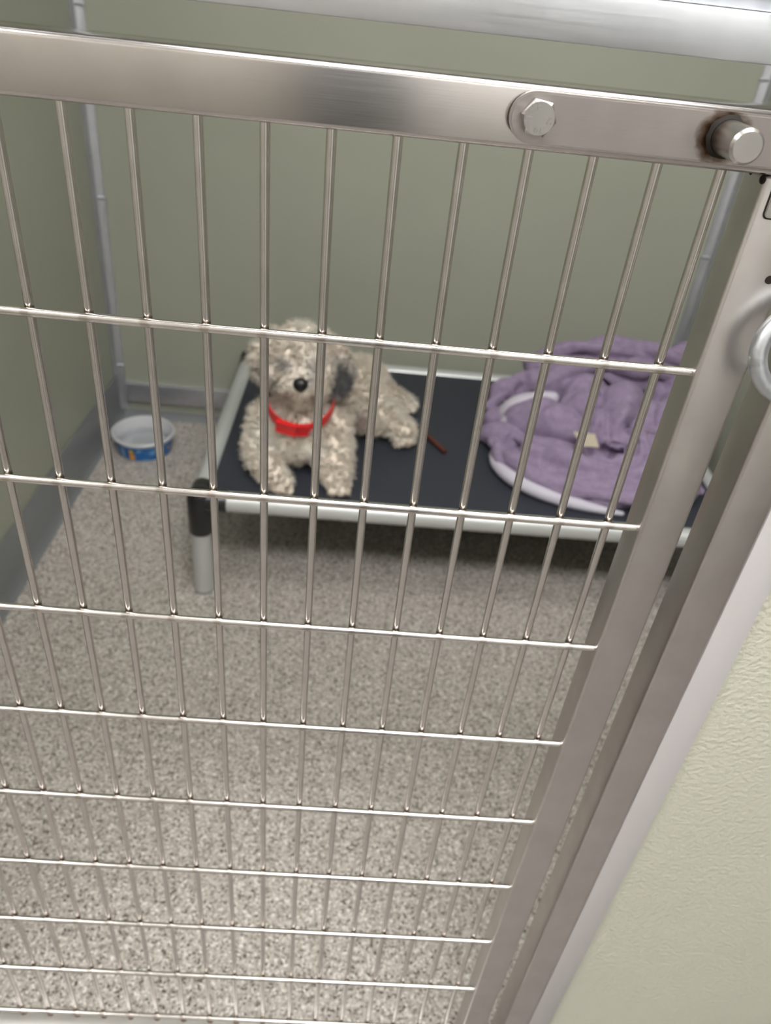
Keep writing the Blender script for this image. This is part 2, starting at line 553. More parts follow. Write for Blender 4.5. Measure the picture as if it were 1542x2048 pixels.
# flush catch plate and weld spots on the stile
def rounded_rect(x0, x1, z0, z1, r, n=5):
    o = []
    for cx, cz, a0 in ((x1 - r, z1 - r, 0), (x0 + r, z1 - r, 90), (x0 + r, z0 + r, 180), (x1 - r, z0 + r, 270)):
        for i in range(n + 1):
            a = math.radians(a0 + 90 * i / n)
            o.append((cx + r * math.cos(a), cz + r * math.sin(a)))
    return o
YS = YF + .0015
cp = add('catch_plate', prism_xz(rounded_rect(.3725, .3905, 1.0372, 1.0548, .0022), YS - .0010, YS - .0001, .0004), M_STILE, stile)
add('plate_gap_shade', prism_xz(rounded_rect(.3717, .3913, 1.0364, 1.0554, .0028), YS - .00035, YS - .00005), M_SCORCH_GAP, stile)  # dark sheet drawn as the shaded gap round the catch plate
add('bolt_hole', lathe([(0, 0), (.0022, 0), (.0022, .0004), (0, .0004)], (.3875, YS, 1.0075), 16, axis='-Y'), M_SCORCH_GAP, stile)
bm = bmesh.new()
bmesh.ops.create_icosphere(bm, subdivisions=2, radius=1)
bmesh.ops.scale(bm, vec=(.0010, .0030, .0022), verts=bm.verts[:])
wf = me_from(bm, 'weld_spot', 180)
add('weld_spot', wf, M_SCORCH_GAP, stile, (.3675, .009, 1.0545))
add('weld_spot', wf, M_SCORCH_GAP, stile, (.3672, -.0055, 1.0535))

# galvanised ring hanging from a staple on the post
ring = empty('steel_ring', (.412, -.024, .977), 'thick galvanised ring hanging over the gap between gate and post', 'ring')
pts = []
for i in range(48):
    a = 2 * math.pi * i / 48
    pts.append((.4108 + .0242 * math.cos(a), -.0265 + .006 * math.sin(a), .9765 + .0225 * math.sin(a)))
add('loop', tube(pts, .0048, 14, True), M_GALV, ring)
add('staple', tube([(.4215, -.0090, .9955), (.4215, -.0190, .9955), (.4225, -.0255, .9965), (.4265, -.0285, .9985), (.4305, -.0255, 1.0015),
                    (.4325, -.0190, 1.0025), (.4325, -.0090, 1.0025)], .0022, 10), M_GALV, ring)
# twist of thin wire tied round the header
pts = []
for i in range(40):
    a = i / 39 * 5.2 * math.pi
    pts.append((.3475 + .0020 * i / 39 + .0022 * math.cos(a), -.0085 + .0014 * math.sin(a * .5), 1.1205 + .0032 * math.sin(a) + .004 * i / 39))
tag(add('wire_tie', tube(pts, .0005, 6), M_SCORCH_GAP), 'thin dark wire twisted round the top of the aluminium beam', 'wire')

# ------------------------------------------------------------------ raised dog bed
BX0, BX1, BY0, BY1, BZ = -.112, 1.000, .850, 1.518, .2345
PR = .0205
bed = empty('dog_bed', ((BX0 + BX1) / 2, (BY0 + BY1) / 2, 0), 'raised dog bed with charcoal vinyl sling, pale pipe frame and black corners', 'dog bed')
for y in (BY0, BY1):
    add('rail', tube([(BX0 + .03, y, BZ), (BX1 - .03, y, BZ)], PR, 28), M_PIPE, bed)
for x in (BX0, BX1):
    add('rail', tube([(x, BY0 + .03, BZ), (x, BY1 - .03, BZ)], PR, 28), M_PIPE, bed)
for x, sx in ((BX0, 1), (BX1, -1)):
    for y, sy in ((BY0, 1), (BY1, -1)):
        c = add('corner_connector', lathe([(0, .158), (.0235, .158), (.0255, .162), (.0255, .236), (.0245, .246), (.0205, .2555), (.012, .2615), (0, .2635)], (x, y, 0), 28, smooth=45), M_BLACK, bed)
        add('socket', tube([(x, y, BZ), (x + sx * .053, y, BZ), (x + sx * .055, y, BZ)], [.0232, .0232, .0220], 24), M_BLACK, c)
        add('socket', tube([(x, y, BZ), (x, y + sy * .043, BZ), (x, y + sy * .045, BZ)], [.0232, .0232, .0220], 24), M_BLACK, c)
        lg = add('leg', tube([(x, y, .006), (x, y, .17)], PR, 28), M_PIPE, bed)
        add('foot_cap', lathe([(0, 0), (.0205, 0), (.0215, .002), (.0215, .007), (0, .007)], (x, y, 0), 24), M_FOOT, lg)
# sling with a slight sag
BEDZ = .2460
nx, ny = 60, 40
bm = bmesh.new()
def sag(u, v):
    return .006 * math.sin(math.pi * u) * math.sin(math.pi * v)
grid = []
for i in range(nx + 1):
    row = []
    for j in range(ny + 1):
        u, v = i / nx, j / ny
        row.append(bm.verts.new((BX0 + .012 + u * (BX1 - BX0 - .024), BY0 + .012 + v * (BY1 - BY0 - .024), BEDZ - sag(u, v))))
    grid.append(row)
for i in range(nx):
    for j in range(ny):
        bm.faces.new((grid[i][j], grid[i + 1][j], grid[i + 1][j + 1], grid[i][j + 1]))
bmesh.ops.solidify(bm, geom=bm.faces[:], thickness=.0015)
add('sling', me_from(bm, 'sling', 60), M_VINYL, bed)

# ------------------------------------------------------------------ water bowl
bowl = empty('water_bowl', (-.380, 1.396, 0), 'white bowl with a blue printed band on the floor by the left wall', 'bowl')
add('body', lathe([(0, .001), (.060, 0), (.0675, .001), (.069, .004), (.0765, .050), (.0800, .0515), (.0825, .0545), (.0825, .0590),
                   (.0805, .0612), (.0775, .0610), (.0745, .0570), (.0670, .012), (.060, .0085), (0, .008)], (-.380, 1.396, 0), 64, smooth=35), M_BOWL, bowl)
add('water', lathe([(0, .030), (.0697, .030), (.0697, .0302), (0, .0302)], (-.380, 1.396, 0), 48), M_WATER, bowl)
# printed band
M_PRINT = mat('blue_print', (0.02, 0.13, 0.36), 0.35)
pc = N(M_PRINT, 'ShaderNodeTexCoord')
pn = N(M_PRINT, 'ShaderNodeTexNoise', Scale=38.0, Detail=2.0)
L(M_PRINT, pc, 'Object', pn, 'Vector')
prr = ramp(M_PRINT, [(0.0, (0.012, 0.085, 0.27)), (0.50, (0.015, 0.13, 0.40)), (0.60, (0.06, 0.24, 0.52)), (0.68, (0.30, 0.45, 0.62))])
L(M_PRINT, pn, 'Fac', prr, 'Fac')
L(M_PRINT, prr, 'Color', bsdf(M_PRINT), 'Base Color')
def bowl_r(z):
    return .069 + (z - .004) / .046 * .0075
band = add('printed_band', lathe([(bowl_r(.006), .006), (bowl_r(.006) + .0006, .006), (bowl_r(.047) + .0006, .047), (bowl_r(.047), .047)], (-.380, 1.396, 0), 64), M_PRINT, bowl)
def print_patch(ang, z, wdt, hgt, col, name, lift):
    """small rounded patch of print lying on the band"""
    bm = bmesh.new()
    c = None
    vs = []
    for i in range(16):
        a = 2 * math.pi * i / 16
        zz = z + hgt * math.sin(a)
        th = math.radians(ang) + wdt * math.cos(a) / .073
        r = bowl_r(zz) + lift
        vs.append(bm.verts.new((-.380 + r * math.cos(th), 1.396 + r * math.sin(th), zz)))
    bm.faces.new(vs)
    add(name, me_from(bm, name), mat(name, col, .35), band)
print_patch(-102, .0345, .0062, .0065, (.62, .42, .02), 'yellow_print', .0011)
print_patch(-101, .0175, .0085, .0105, (.70, .24, .015), 'orange_print', .0009)
print_patch(-101, .0175, .0055, .0070, (.72, .36, .02), 'amber_print', .0012)
print_patch(-97, .0345, .0050, .0040, (.03, .035, .03), 'dark_print', .0008)
print_patch(-107, .0345, .0040, .0040, (.03, .035, .03), 'dark_print', .0008)
print_patch(-122, .026, .0035, .0190, (.36, .48, .60), 'pale_print', .0009)
print_patch(-152, .030, .0060, .0120, (.42, .17, .03), 'rust_print', .0009)
print_patch(-40, .020, .0080, .0110, (.03, .12, .07), 'green_print', .0009)
print_patch(-20, .030, .0050, .0060, (.45, .33, .03), 'ochre_print', .0010)

# ------------------------------------------------------------------ chew stick
pts = [(.338 + (.394 - .338) * t, 1.190 + (1.092 - 1.190) * t, .2475 + .0005 * math.sin(6 * t)) for t in [i / 10 for i in range(11)]]
tag(add('chew_stick', tube(pts, [.0050, .0056, .0058, .0056, .0058, .0057, .0058, .0056, .0057, .0055, .0048], 12), M_CHEW),
    'thin dark reddish brown chew stick lying by the hind paw', 'dog chew')

# ------------------------------------------------------------------ blob surfaces (dog body, blanket)
def catmull(pts, n):
    pts = [np.array(p, float) for p in pts]
    pts = [2 * pts[0] - pts[1]] + pts + [2 * pts[-1] - pts[-2]]
    outp = []
    for i in range(1, len(pts) - 2):
        p0, p1, p2, p3 = pts[i - 1:i + 3]
        for t in np.linspace(0, 1, n, endpoint=False):
            outp.append(.5 * ((2 * p1) + (-p0 + p2) * t + (2 * p0 - 5 * p1 + 4 * p2 - p3) * t * t + (-p0 + 3 * p1 - 3 * p2 + p3) * t ** 3))
    outp.append(pts[-2])
    return outp

def blob_mesh(name, chains, voxel, smooth_iter, subdiv=2):
    """chains: lists of (x,y,z,r) or (x,y,z,rx,ry,rz); unioned, re-meshed and smoothed"""
    bm = bmesh.new()
    for ch in chains:
        if len(ch) == 1:
            ps = [np.array(ch[0], float)]
        else:
            ps = catmull(ch, 7)
        for q in ps:
            r = (q[3],) * 3 if len(q) == 4 else tuple(q[3:6])
            ret = bmesh.ops.create_icosphere(bm, subdivisions=subdiv, radius=1.0)
            for v in ret['verts']:
                v.co = Vector((q[0] + v.co.x * r[0], q[1] + v.co.y * r[1], q[2] + v.co.z * r[2]))
    me = bpy.data.meshes.new(name + '_raw')
    bm.to_mesh(me)
    bm.free()
    o = bpy.data.objects.new(name + '_raw', me)
    COL.objects.link(o)
    md = o.modifiers.new('remesh', 'REMESH')
    md.mode = 'VOXEL'
    md.voxel_size = voxel
    sm = o.modifiers.new('smooth', 'SMOOTH')
    sm.factor = .5
    sm.iterations = smooth_iter
    dg = bpy.context.evaluated_depsgraph_get()
    res = bpy.data.meshes.new_from_object(o.evaluated_get(dg))
    bpy.data.objects.remove(o)
    bpy.data.meshes.remove(me)
    res.name = name
    res.polygons.foreach_set('use_smooth', [True] * len(res.polygons))
    return res

def verts_np(me):
    a = np.empty(len(me.vertices) * 3)
    me.vertices.foreach_get('co', a)
    return a.reshape(-1, 3)

def normals_np(me):
    a = np.empty(len(me.vertices) * 3, dtype=np.float32)
    me.vertex_normals.foreach_get('vector', a)
    return a.reshape(-1, 3).astype(float)

# ------------------------------------------------------------------ purple blanket
B = BEDZ
folds = [
    # low pad under everything
    [(.72, 1.12, B + .02, .19, .16, .035)], [(.80, 1.22, B + .03, .16, .17, .06)],
    # outer front roll sweeping from the left tip along the front edge
    [(.500, 1.115, B + .022, .016), (.510, 1.060, B + .026, .026), (.545, 1.000, B + .028, .031), (.610, .955, B + .028, .033),
     (.690, .930, B + .030, .035), (.780, .925, B + .030, .034), (.860, .945, B + .028, .032), (.935, .985, B + .022, .024)],
    # second roll behind it
    [(.545, 1.090, B + .045, .026), (.600, 1.035, B + .052, .036), (.680, 1.005, B + .050, .038), (.770, .990, B + .050, .040), (.860, 1.015, B + .045, .040), (.93, 1.05, B + .03, .03)],
    # tip poking out at the left
    [(.486, 1.165, B + .016, .012), (.505, 1.150, B + .024, .020), (.540, 1.130, B + .030, .026)],
    # broad smooth centre lobe
    [(.575, 1.165, B + .060, .035), (.640, 1.150, B + .080, .055), (.710, 1.130, B + .080, .066), (.790, 1.110, B + .075, .062), (.860, 1.12, B + .07, .05)],
    [(.690, 1.205, B + .105, .055), (.760, 1.180, B + .105, .060), (.840, 1.165, B + .095, .055), (.92, 1.16, B + .08, .05)],
    # left ear of cloth
    [(.505, 1.255, B + .050, .020), (.530, 1.270, B + .075, .030), (.575, 1.290, B + .085, .036), (.640, 1.290, B + .095, .040)],
    [(.518, 1.215, B + .035, .020), (.560, 1.215, B + .050, .030), (.620, 1.220, B + .070, .036)],
    # rope-like fold crossing the middle towards the back
    [(.600, 1.240, B + .105, .026), (.660, 1.262, B + .128, .030), (.730, 1.280, B + .145, .032), (.820, 1.280, B + .150, .036), (.92, 1.275, B + .14, .035)],
    # back ridge with two peaks
    [(.625, 1.340, B + .120, .032), (.690, 1.350, B + .150, .036), (.755, 1.350, B + .168, .036), (.800, 1.350, B + .174, .034), (.860, 1.360, B + .155, .040), (.920, 1.365, B + .160, .036), (.968, 1.370, B + .172, .026), (.990, 1.372, B + .186, .014)],
    [(.640, 1.385, B + .080, .05), (.76, 1.40, B + .10, .06), (.90, 1.40, B + .10, .06)],
    # right hand bulk towards the gate stile
    [(.870, 1.050, B + .050, .045), (.910, 1.120, B + .070, .050), (.930, 1.220, B + .095, .055), (.94, 1.31, B + .11, .05)],
    # small knotted folds at the lower right
    [(.745, 1.050, B + .085, .018), (.790, 1.035, B + .088, .024), (.840, 1.045, B + .080, .024)],
    [(.765, 1.075, B + .105, .016), (.795, 1.040, B + .105, .020), (.805, 1.000, B + .090, .020)],
]
bl = blob_mesh('purple_blanket', folds, .0045, 2)
V = verts_np(bl)
Nn = normals_np(bl)
# wrinkles: warped ridges running along the folds
disp = np.zeros(len(V))
for i, (p, nn) in enumerate(zip(V, Nn)):
    q = Vector(p)
    wv = mnoise.noise_vector(q * 6.0)
    w2 = mnoise.noise_vector(q * 15.0)
    dx, dy = q.x - .735, q.y - 1.030
    rad = math.hypot(dx, dy)
    ang = math.atan2(dy, dx)
    t = min(1, max(0, (q.y - 1.020) / .050))
    bh = t * t * (3 - 2 * t)
    t = min(1, max(0, (q.y - 1.265) / .050))
    rr = t * t * (3 - 2 * t)
    gather = abs(math.sin(ang * 4.2 + wv.x * 1.1 + w2.x * .35)) * min(1, rad / .07)      # folds fanning out from a pinch
    along = abs(math.sin(rad * 46 + wv.y * 1.6 + w2.y * .5))                             # folds following the front roll
    back = abs(math.sin(q.y * 40 + q.z * 34 + q.x * 9 + wv.z * 1.8))                      # folds along the back ridge
    f = .0170 * (1 - bh) * along + bh * (1 - rr) * .0300 * gather + .0220 * rr * back
    disp[i] = f - .0140 + .0030 * mnoise.noise(q * 20.0)
CREASES = [
    ([(.620, 1.181, .356), (.664, 1.216, .371), (.745, 1.245, .371), (.862, 1.240, .366), (.978, 1.245, .361)], .016, .030),
    ([(.726, 1.160, .386), (.712, 1.080, .376), (.714, 1.030, .356), (.729, 1.000, .336)], .011, .020),
    ([(.495, 1.098, .286), (.548, 1.064, .306), (.606, 1.040, .316), (.690, 1.020, .326), (.780, 1.025, .330)], .012, .022),
    ([(.577, 1.290, .346), (.581, 1.240, .346), (.584, 1.200, .336)], .012, .020),
    ([(.560, .985, .296), (.640, .950, .296), (.740, .935, .296), (.850, .950, .296)], .008, .010),
    ([(.758, 1.024, .366), (.804, 1.080, .376), (.880, 1.075, .376)], .012, .022),
    ([(.600, 1.130, .356), (.650, 1.150, .366), (.710, 1.185, .376), (.79, 1.20, .38)], .010, .012),
    ([(.690, 1.330, .40), (.740, 1.310, .40), (.82, 1.315, .40), (.90, 1.33, .40)], .010, .014),
    ([(.855, 1.100, .36), (.870, 1.160, .36), (.862, 1.220, .36)], .011, .016),
]
for cr_, wd_, dp_ in CREASES:
    cp_ = np.array(catmull(cr_, 10))
    dd = np.full(len(V), 9.0)
    for q_ in cp_:
        dd = np.minimum(dd, (((V - q_) * np.array((1, 1, .35))) ** 2).sum(1))
    disp -= 1.25 * dp_ * np.exp(-dd / wd_ ** 2)
V2 = V + Nn * disp[:, None]
V2[:, 2] = np.maximum(V2[:, 2], BEDZ - .001)
bl.vertices.foreach_set('co', V2.ravel())
bl.update()
M_PURPLE = mat('purple_plush', (0.27, 0.205, 0.36), 0.85)
bsdf(M_PURPLE).inputs['Sheen Weight'].default_value = 0.10
bsdf(M_PURPLE).inputs['Sheen Roughness'].default_value = 0.4
bsdf(M_PURPLE).inputs['Sheen Tint'].default_value = (0.85, 0.8, 0.95, 1)
bc = coords(M_PURPLE, (60, 60, 60))
bn = N(M_PURPLE, 'ShaderNodeTexNoise', Scale=1.0, Detail=5.0, Roughness=0.7)
L(M_PURPLE, bc, 'Vector', bn, 'Vector')
brp = ramp(M_PURPLE, [(0.30, (0.20, 0.15, 0.245)), (0.55, (0.27, 0.205, 0.31)), (0.78, (0.36, 0.29, 0.40))])
L(M_PURPLE, bn, 'Fac', brp, 'Fac')
L(M_PURPLE, brp, 'Color', bsdf(M_PURPLE), 'Base Color')
bn2 = N(M_PURPLE, 'ShaderNodeTexNoise', Scale=520.0, Detail=2.0)
L(M_PURPLE, N(M_PURPLE, 'ShaderNodeTexCoord'), 'Object', bn2, 'Vector')
bump(M_PURPLE, bn2, 'Fac', 0.5, 0.002)
blanket = empty('blanket', (.73, 1.12, BEDZ), 'rumpled purple plush blanket heaped on the right of the dog bed', 'blanket')
add('plush', bl, M_PURPLE, blanket)
M_HEM = mat('pale_hem', (0.52, 0.49, 0.57), 0.8)
hn = N(M_HEM, 'ShaderNodeTexNoise', Scale=300.0, Detail=2.0)
L(M_HEM, N(M_HEM, 'ShaderNodeTexCoord'), 'Object', hn, 'Vector')
bump(M_HEM, hn, 'Fac', 0.3, 0.001)
hem1 = blob_mesh('hem', [
    [(.500, 1.085, B + .008, .010), (.503, 1.035, B + .013, .0135), (.530, .978, B + .017, .0165), (.585, .934, B + .016, .0165),
     (.645, .910, B + .013, .0145), (.705, .897, B + .009, .010), (.75, .893, B + .006, .006)]], .0035, 3)
add('pale_hem', hem1, M_HEM, blanket)
hem2 = blob_mesh('hem_flap', [
    [(.522, 1.205, B + .045, .014), (.552, 1.190, B + .080, .026), (.592, 1.182, B + .098, .028), (.63, 1.186, B + .112, .018)],
    [(.522, 1.172, B + .030, .013), (.546, 1.162, B + .058, .023), (.58, 1.160, B + .084, .022)]], .004, 4)
add('pale_flap', hem2, M_HEM, blanket)
# sewn-in cream tag
tagm = bmesh.new()
tv = [tagm.verts.new(c) for c in ((.655, 1.048, B + .105), (.700, 1.040, B + .108), (.706, 1.010, B + .0925), (.668, 1.012, B + .0905))]
tagm.faces.new(tv)
bmesh.ops.solidify(tagm, geom=tagm.faces[:], thickness=.001)
add('sewn_tag', me_from(tagm, 'sewn_tag'), mat('cream_tag', (0.72, 0.66, 0.52), 0.6), blanket)

# ------------------------------------------------------------------ the dog
D = BEDZ
body_chains = [
    # trunk from chest back to the rump
    [(.066, 1.020, .325, .072), (.070, 1.060, .330, .080), (.105, 1.135, .325, .082), (.160, 1.215, .318, .080), (.185, 1.255, .312, .074)],
    # neck
    [(.066, 1.035, .360, .066), (.065, 1.035, .400, .058), (.065, 1.035, .450, .050)],
    # chest front
    [(.066, .992, .312, .050), (.068, 1.000, .345, .046)],
    # skull, brow, muzzle, chin, cheeks
    [(.064, 1.045, .478, .056)], [(.064, 1.032, .495, .048)],
    [(.067, 1.000, .462, .042), (.070, .972, .454, .033), (.072, .958, .452, .026)],
    [(.071, .985, .428, .030), (.072, .966, .430, .024)],
    [(.050, .978, .440, .027)], [(.095, .978, .440, .027)],
    [(.030, 1.010, .452, .036)], [(.100, 1.010, .454, .036)],
    [(.042, .995, .488, .022)], [(.088, .995, .489, .022)],
    # ears
    [(.018, 1.045, .505, .018), (-.006, 1.038, .490, .019), (-.017, 1.028, .464, .020), (-.015, 1.020, .438, .015)],
    [(.112, 1.045, .507, .018), (.132, 1.042, .492, .018), (.148, 1.034, .464, .021), (.147, 1.024, .434, .020), (.140, 1.018, .412, .014)],
    # left foreleg
    [(.008, 1.030, .330, .046), (-.002, 1.000, .300, .042), (.000, .965, .282, .036), (.014, .925, D + .026, .029), (.034, .896, D + .022, .025), (.046, .884, D + .018, .020)],
    # right foreleg
    [(.122, 1.030, .330, .046), (.136, 1.000, .302, .042), (.144, .970, .284, .036), (.150, .935, D + .027, .030), (.156, .908, D + .022, .026), (.160, .895, D + .018, .020)],
    # near hind leg lying out to the right
    [(.180, 1.190, .315, .066), (.215, 1.165, .300, .056), (.245, 1.165, .288, .043), (.262, 1.175, .276, .036), (.276, 1.155, D + .026, .030), (.292, 1.132, D + .023, .029), (.298, 1.114, D + .019, .024)],
    # far hind leg
    [(.205, 1.240, .300, .056), (.245, 1.262, .286, .038), (.275, 1.275, D + .026, .026), (.300, 1.285, D + .020, .021), (.312, 1.282, D + .016, .016)],
    # tail
    [(.190, 1.320, .310, .024), (.200, 1.355, .300, .022), (.225, 1.375, .285, .018)],
]
toe = lambda x, y, dx, dy: [[(x + dx * i, y + dy * i, D + .013, .0105)] for i in (-1.25, -.42, .42, 1.25)]
body_chains += toe(.049, .873, .0115, -.0015) + toe(.161, .883, .0120, .001) + toe(.298, 1.101, .0125, .004) + toe(.322, 1.277, .003, .0085)
dog_me = blob_mesh('dog_body', body_chains, .0052, 5)
V = verts_np(dog_me)
Nn = normals_np(dog_me)
lump = np.array([mnoise.noise(Vector(p) * 75.0) * .0034 + mnoise.noise(Vector(p) * 34.0) * .0036 for p in V])
V = V + Nn * lump[:, None]
V[:, 2] = np.maximum(V[:, 2], BEDZ + .0005)
dog_me.vertices.foreach_set('co', V.ravel())
dog_me.update()

CREAM = np.array((0.90, 0.81, 0.70))
WHITEF = np.array((0.93, 0.885, 0.83))
GREY = np.array((0.17, 0.165, 0.17))
TAN = np.array((0.50, 0.38, 0.27))
BROWN = np.array((0.17, 0.065, 0.035))
def gauss(p, c, s):
    d = (p - np.array(c)) / np.array(s)
    return np.exp(-(d ** 2).sum(1))
def fur_colour(p, jit):
    n = len(p)
    k = np.array([mnoise.noise(Vector(q) * 24.0) for q in p])
    c = CREAM[None] * (1 + .10 * k[:, None]) + (WHITEF - CREAM)[None] * np.clip(.35 + k, 0, 1)[:, None] * .6
    def mix(c, col, wgt):
        wgt = np.clip(wgt, 0, 1)[:, None]
        return c * (1 - wgt) + col[None] * wgt
    c = mix(c, GREY, 2.2 * gauss(p, (.147, 1.02, .440), (.020, .035, .032)))           # right ear
    c = mix(c, GREY, .75 * gauss(p, (-.012, 1.03, .448), (.018, .03, .026)))          # left ear
    c = mix(c, GREY, .62 * gauss(p, (.020, .985, .438), (.018, .03, .018)))           # jaw corner
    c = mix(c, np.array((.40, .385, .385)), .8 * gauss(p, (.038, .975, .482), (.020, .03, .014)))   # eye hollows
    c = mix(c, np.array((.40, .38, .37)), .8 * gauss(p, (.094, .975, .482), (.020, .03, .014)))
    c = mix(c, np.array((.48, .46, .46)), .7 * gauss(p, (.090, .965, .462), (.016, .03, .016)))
    c = mix(c, TAN, .5 * gauss(p, (.125, 1.03, .505), (.02, .03, .016)))
    c = mix(c, BROWN, .85 * gauss(p, (.052, .955, .431), (.014, .04, .008)))           # mouth stain
    c = mix(c, BROWN, .85 * gauss(p, (.093, .955, .430), (.012, .04, .009)))
    c = mix(c, TAN, .6 * gauss(p, (.072, .950, .424), (.024, .03, .012)))
    c = mix(c, np.array((.50, .38, .36)), .8 * gauss(p, (.200, 1.115, .300), (.022, .03, .020)))    # bare belly
    for px, py in ((.05, .872), (.161, .882), (.298, 1.100), (.322, 1.277)):
        c = mix(c, TAN, .45 * gauss(p, (px, py, .252), (.025, .014, .010)))
    return np.clip(c * (1 + jit[:, None]), 0.01, .96)

def colour_attr(me, col):
    a = me.color_attributes.new('fur_colour', 'FLOAT_COLOR', 'POINT')
    buf = np.ones((len(col), 4), dtype=np.float32)
    buf[:, :3] = col
    a.data.foreach_set('color', buf.ravel())

def fur_mat(name, rough):
    m = mat(name, (0.6, 0.55, 0.5), rough)
    a = N(m, 'ShaderNodeVertexColor', layer_name='fur_colour')
    L(m, a, 'Color', bsdf(m), 'Base Color')
    bsdf(m).inputs['Specular IOR Level'].default_value = 0.15
    return m
colour_attr(dog_me, fur_colour(V, np.zeros(len(V))))
dog = empty('dog', (.09, 1.05, BEDZ), 'curly cream-white small dog with grey ears lying on the bed', 'dog')
dog_body = add('body', dog_me, fur_mat('dog_skin_coat', .8), dog)

# collar geometry (needed before the fur so that the fur parts for it)
CC = np.array((.068, 1.016, .390))
CA = np.array((1.0, 0.0, -.04)); CA /= np.linalg.norm(CA)
CF = np.array((0.0, -.95, -.30)); CF /= np.linalg.norm(CF)
CN = np.cross(CF, CA); CN /= np.linalg.norm(CN)
if CN[2] < 0:
    CN = -CN
CRX, CRF = .0690, .0850
def collar_pt(a):
    return CC + CA * CRX * math.cos(a) + CF * CRF * math.sin(a)

# curly coat: many short crimped locks as real strands
dog_me.calc_loop_triangles()
nt = len(dog_me.loop_triangles)
tri = np.empty(nt * 3, dtype=np.int32)
dog_me.loop_triangles.foreach_get('vertices', tri)
tri = tri.reshape(-1, 3)
Nn = normals_np(dog_me)
A, Bv, Cv = V[tri[:, 0]], V[tri[:, 1]], V[tri[:, 2]]
area = np.linalg.norm(np.cross(Bv - A, Cv - A), axis=1)
cen = (A + Bv + Cv) / 3
area[cen[:, 2] < BEDZ + .006] *= .15
NS = 36000
pick = rng.choice(nt, NS, p=area / area.sum())
u, v = rng.random(NS), rng.random(NS)
fl = u + v > 1
u[fl], v[fl] = 1 - u[fl], 1 - v[fl]
root = A[pick] + (Bv - A)[pick] * u[:, None] + (Cv - A)[pick] * v[:, None]
nr = Nn[tri[pick, 0]] * (1 - u - v)[:, None] + Nn[tri[pick, 1]] * u[:, None] + Nn[tri[pick, 2]] * v[:, None]
nr /= np.linalg.norm(nr, axis=1)[:, None] + 1e-9
# keep the nose bare and part the coat under the collar
nose_c = np.array((.073, .936, .459))
keep = np.linalg.norm((root - nose_c) / np.array((.017, .020, .015)), axis=1) > 1.0
rel = root - CC
hgt = rel @ CN
rad = np.sqrt(((rel @ CA) / CRX) ** 2 + ((rel @ CF) / CRF) ** 2)
under = (np.abs(hgt) < .007) & (rad > .7) & (rad < 1.15) & (rel @ CF > -.03)
root, nr, under = root[keep], nr[keep], under[keep]
NS = len(root)
length = rng.uniform(.009, .0165, NS) * np.where(rng.random(NS) < .22, 1.55, 1.0)
face = gauss(root, (.07, .960, .465), (.05, .045, .045))
length *= 1 - .55 * np.clip(face, 0, 1)
low = np.clip((root[:, 2] - BEDZ) / .03, .35, 1)
length *= low
length[under] *= .35
NCL = 5200
ci = rng.choice(NS, NCL, replace=False)
cr, cn = root[ci], nr[ci]
cd = cn * .9 + rng.normal(0, .38, (NCL, 3)) + np.array((0, 0, -.30))
cd /= np.linalg.norm(cd, axis=1)[:, None]
near = np.empty(NS, dtype=np.int64)
for i in range(0, NS, 1500):
    d2 = ((root[i:i + 1500, None, :] - cr[None]) ** 2).sum(2)
    near[i:i + 1500] = d2.argmin(1)
tip = cr[near] + cd[near] * (length * 1.05)[:, None]
own = root + (nr + rng.normal(0, .25, (NS, 3))) * length[:, None]
dirn = tip * .50 + own * .50 - root
dirn /= np.linalg.norm(dirn, axis=1)[:, None] + 1e-9
t1 = np.cross(dirn, rng.normal(0, 1, (NS, 3)))
t1 /= np.linalg.norm(t1, axis=1)[:, None] + 1e-9
t2 = np.cross(dirn, t1)
SEG = 8
ph = rng.uniform(0, 6.28, NS)
turns = rng.uniform(1.4, 2.4, NS)
amp = rng.uniform(.0018, .0038, NS) * np.clip(length / .015, .2, 1.2)
ringsv = []
for s in range(SEG):
    t = s / (SEG - 1)
    an = ph + turns * 2 * math.pi * t
    c = root + dirn * (length * t * (1 - .18 * t))[:, None] - nr * .001
    c += (t1 * np.cos(an)[:, None] + t2 * np.sin(an)[:, None]) * (amp * min(1, t * 2.2))[:, None]
    c[:, 2] -= .0030 * t * t
    c[:, 2] = np.maximum(c[:, 2], BEDZ + .001)
    r = .00088 * (1 - .55 * t)
    for j in range(3):
        b = 2 * math.pi * j / 3
        ringsv.append(c + (t1 * math.cos(b) + t2 * math.sin(b)) * r)
FV = np.stack(ringsv, 1)                     # NS, SEG*3, 3
nv = SEG * 3
quads = []
for s in range(SEG - 1):
    for j in range(3):
        a, b = s * 3 + j, s * 3 + (j + 1) % 3
        quads.append((a, b, b + 3, a + 3))
quads = np.array(quads)
faces = (quads[None] + (np.arange(NS) * nv)[:, None, None]).reshape(-1, 4)
fur = bpy.data.meshes.new('curly_coat')
fur.vertices.add(NS * nv)
fur.vertices.foreach_set('co', FV.reshape(-1))
fur.loops.add(len(faces) * 4)
fur.loops.foreach_set('vertex_index', faces.reshape(-1).astype(np.int32))
fur.polygons.add(len(faces))
fur.polygons.foreach_set('loop_start', np.arange(0, len(faces) * 4, 4, dtype=np.int32))
fur.polygons.foreach_set('use_smooth', np.ones(len(faces), dtype=bool))
fur.update(calc_edges=True)
fcol = fur_colour(root, rng.normal(0, .07, NS))
colour_attr(fur, np.repeat(fcol, nv, axis=0))
coat = add('curly_coat', fur, fur_mat('dog_fur', .7), dog)
coat['kind'] = 'stuff'

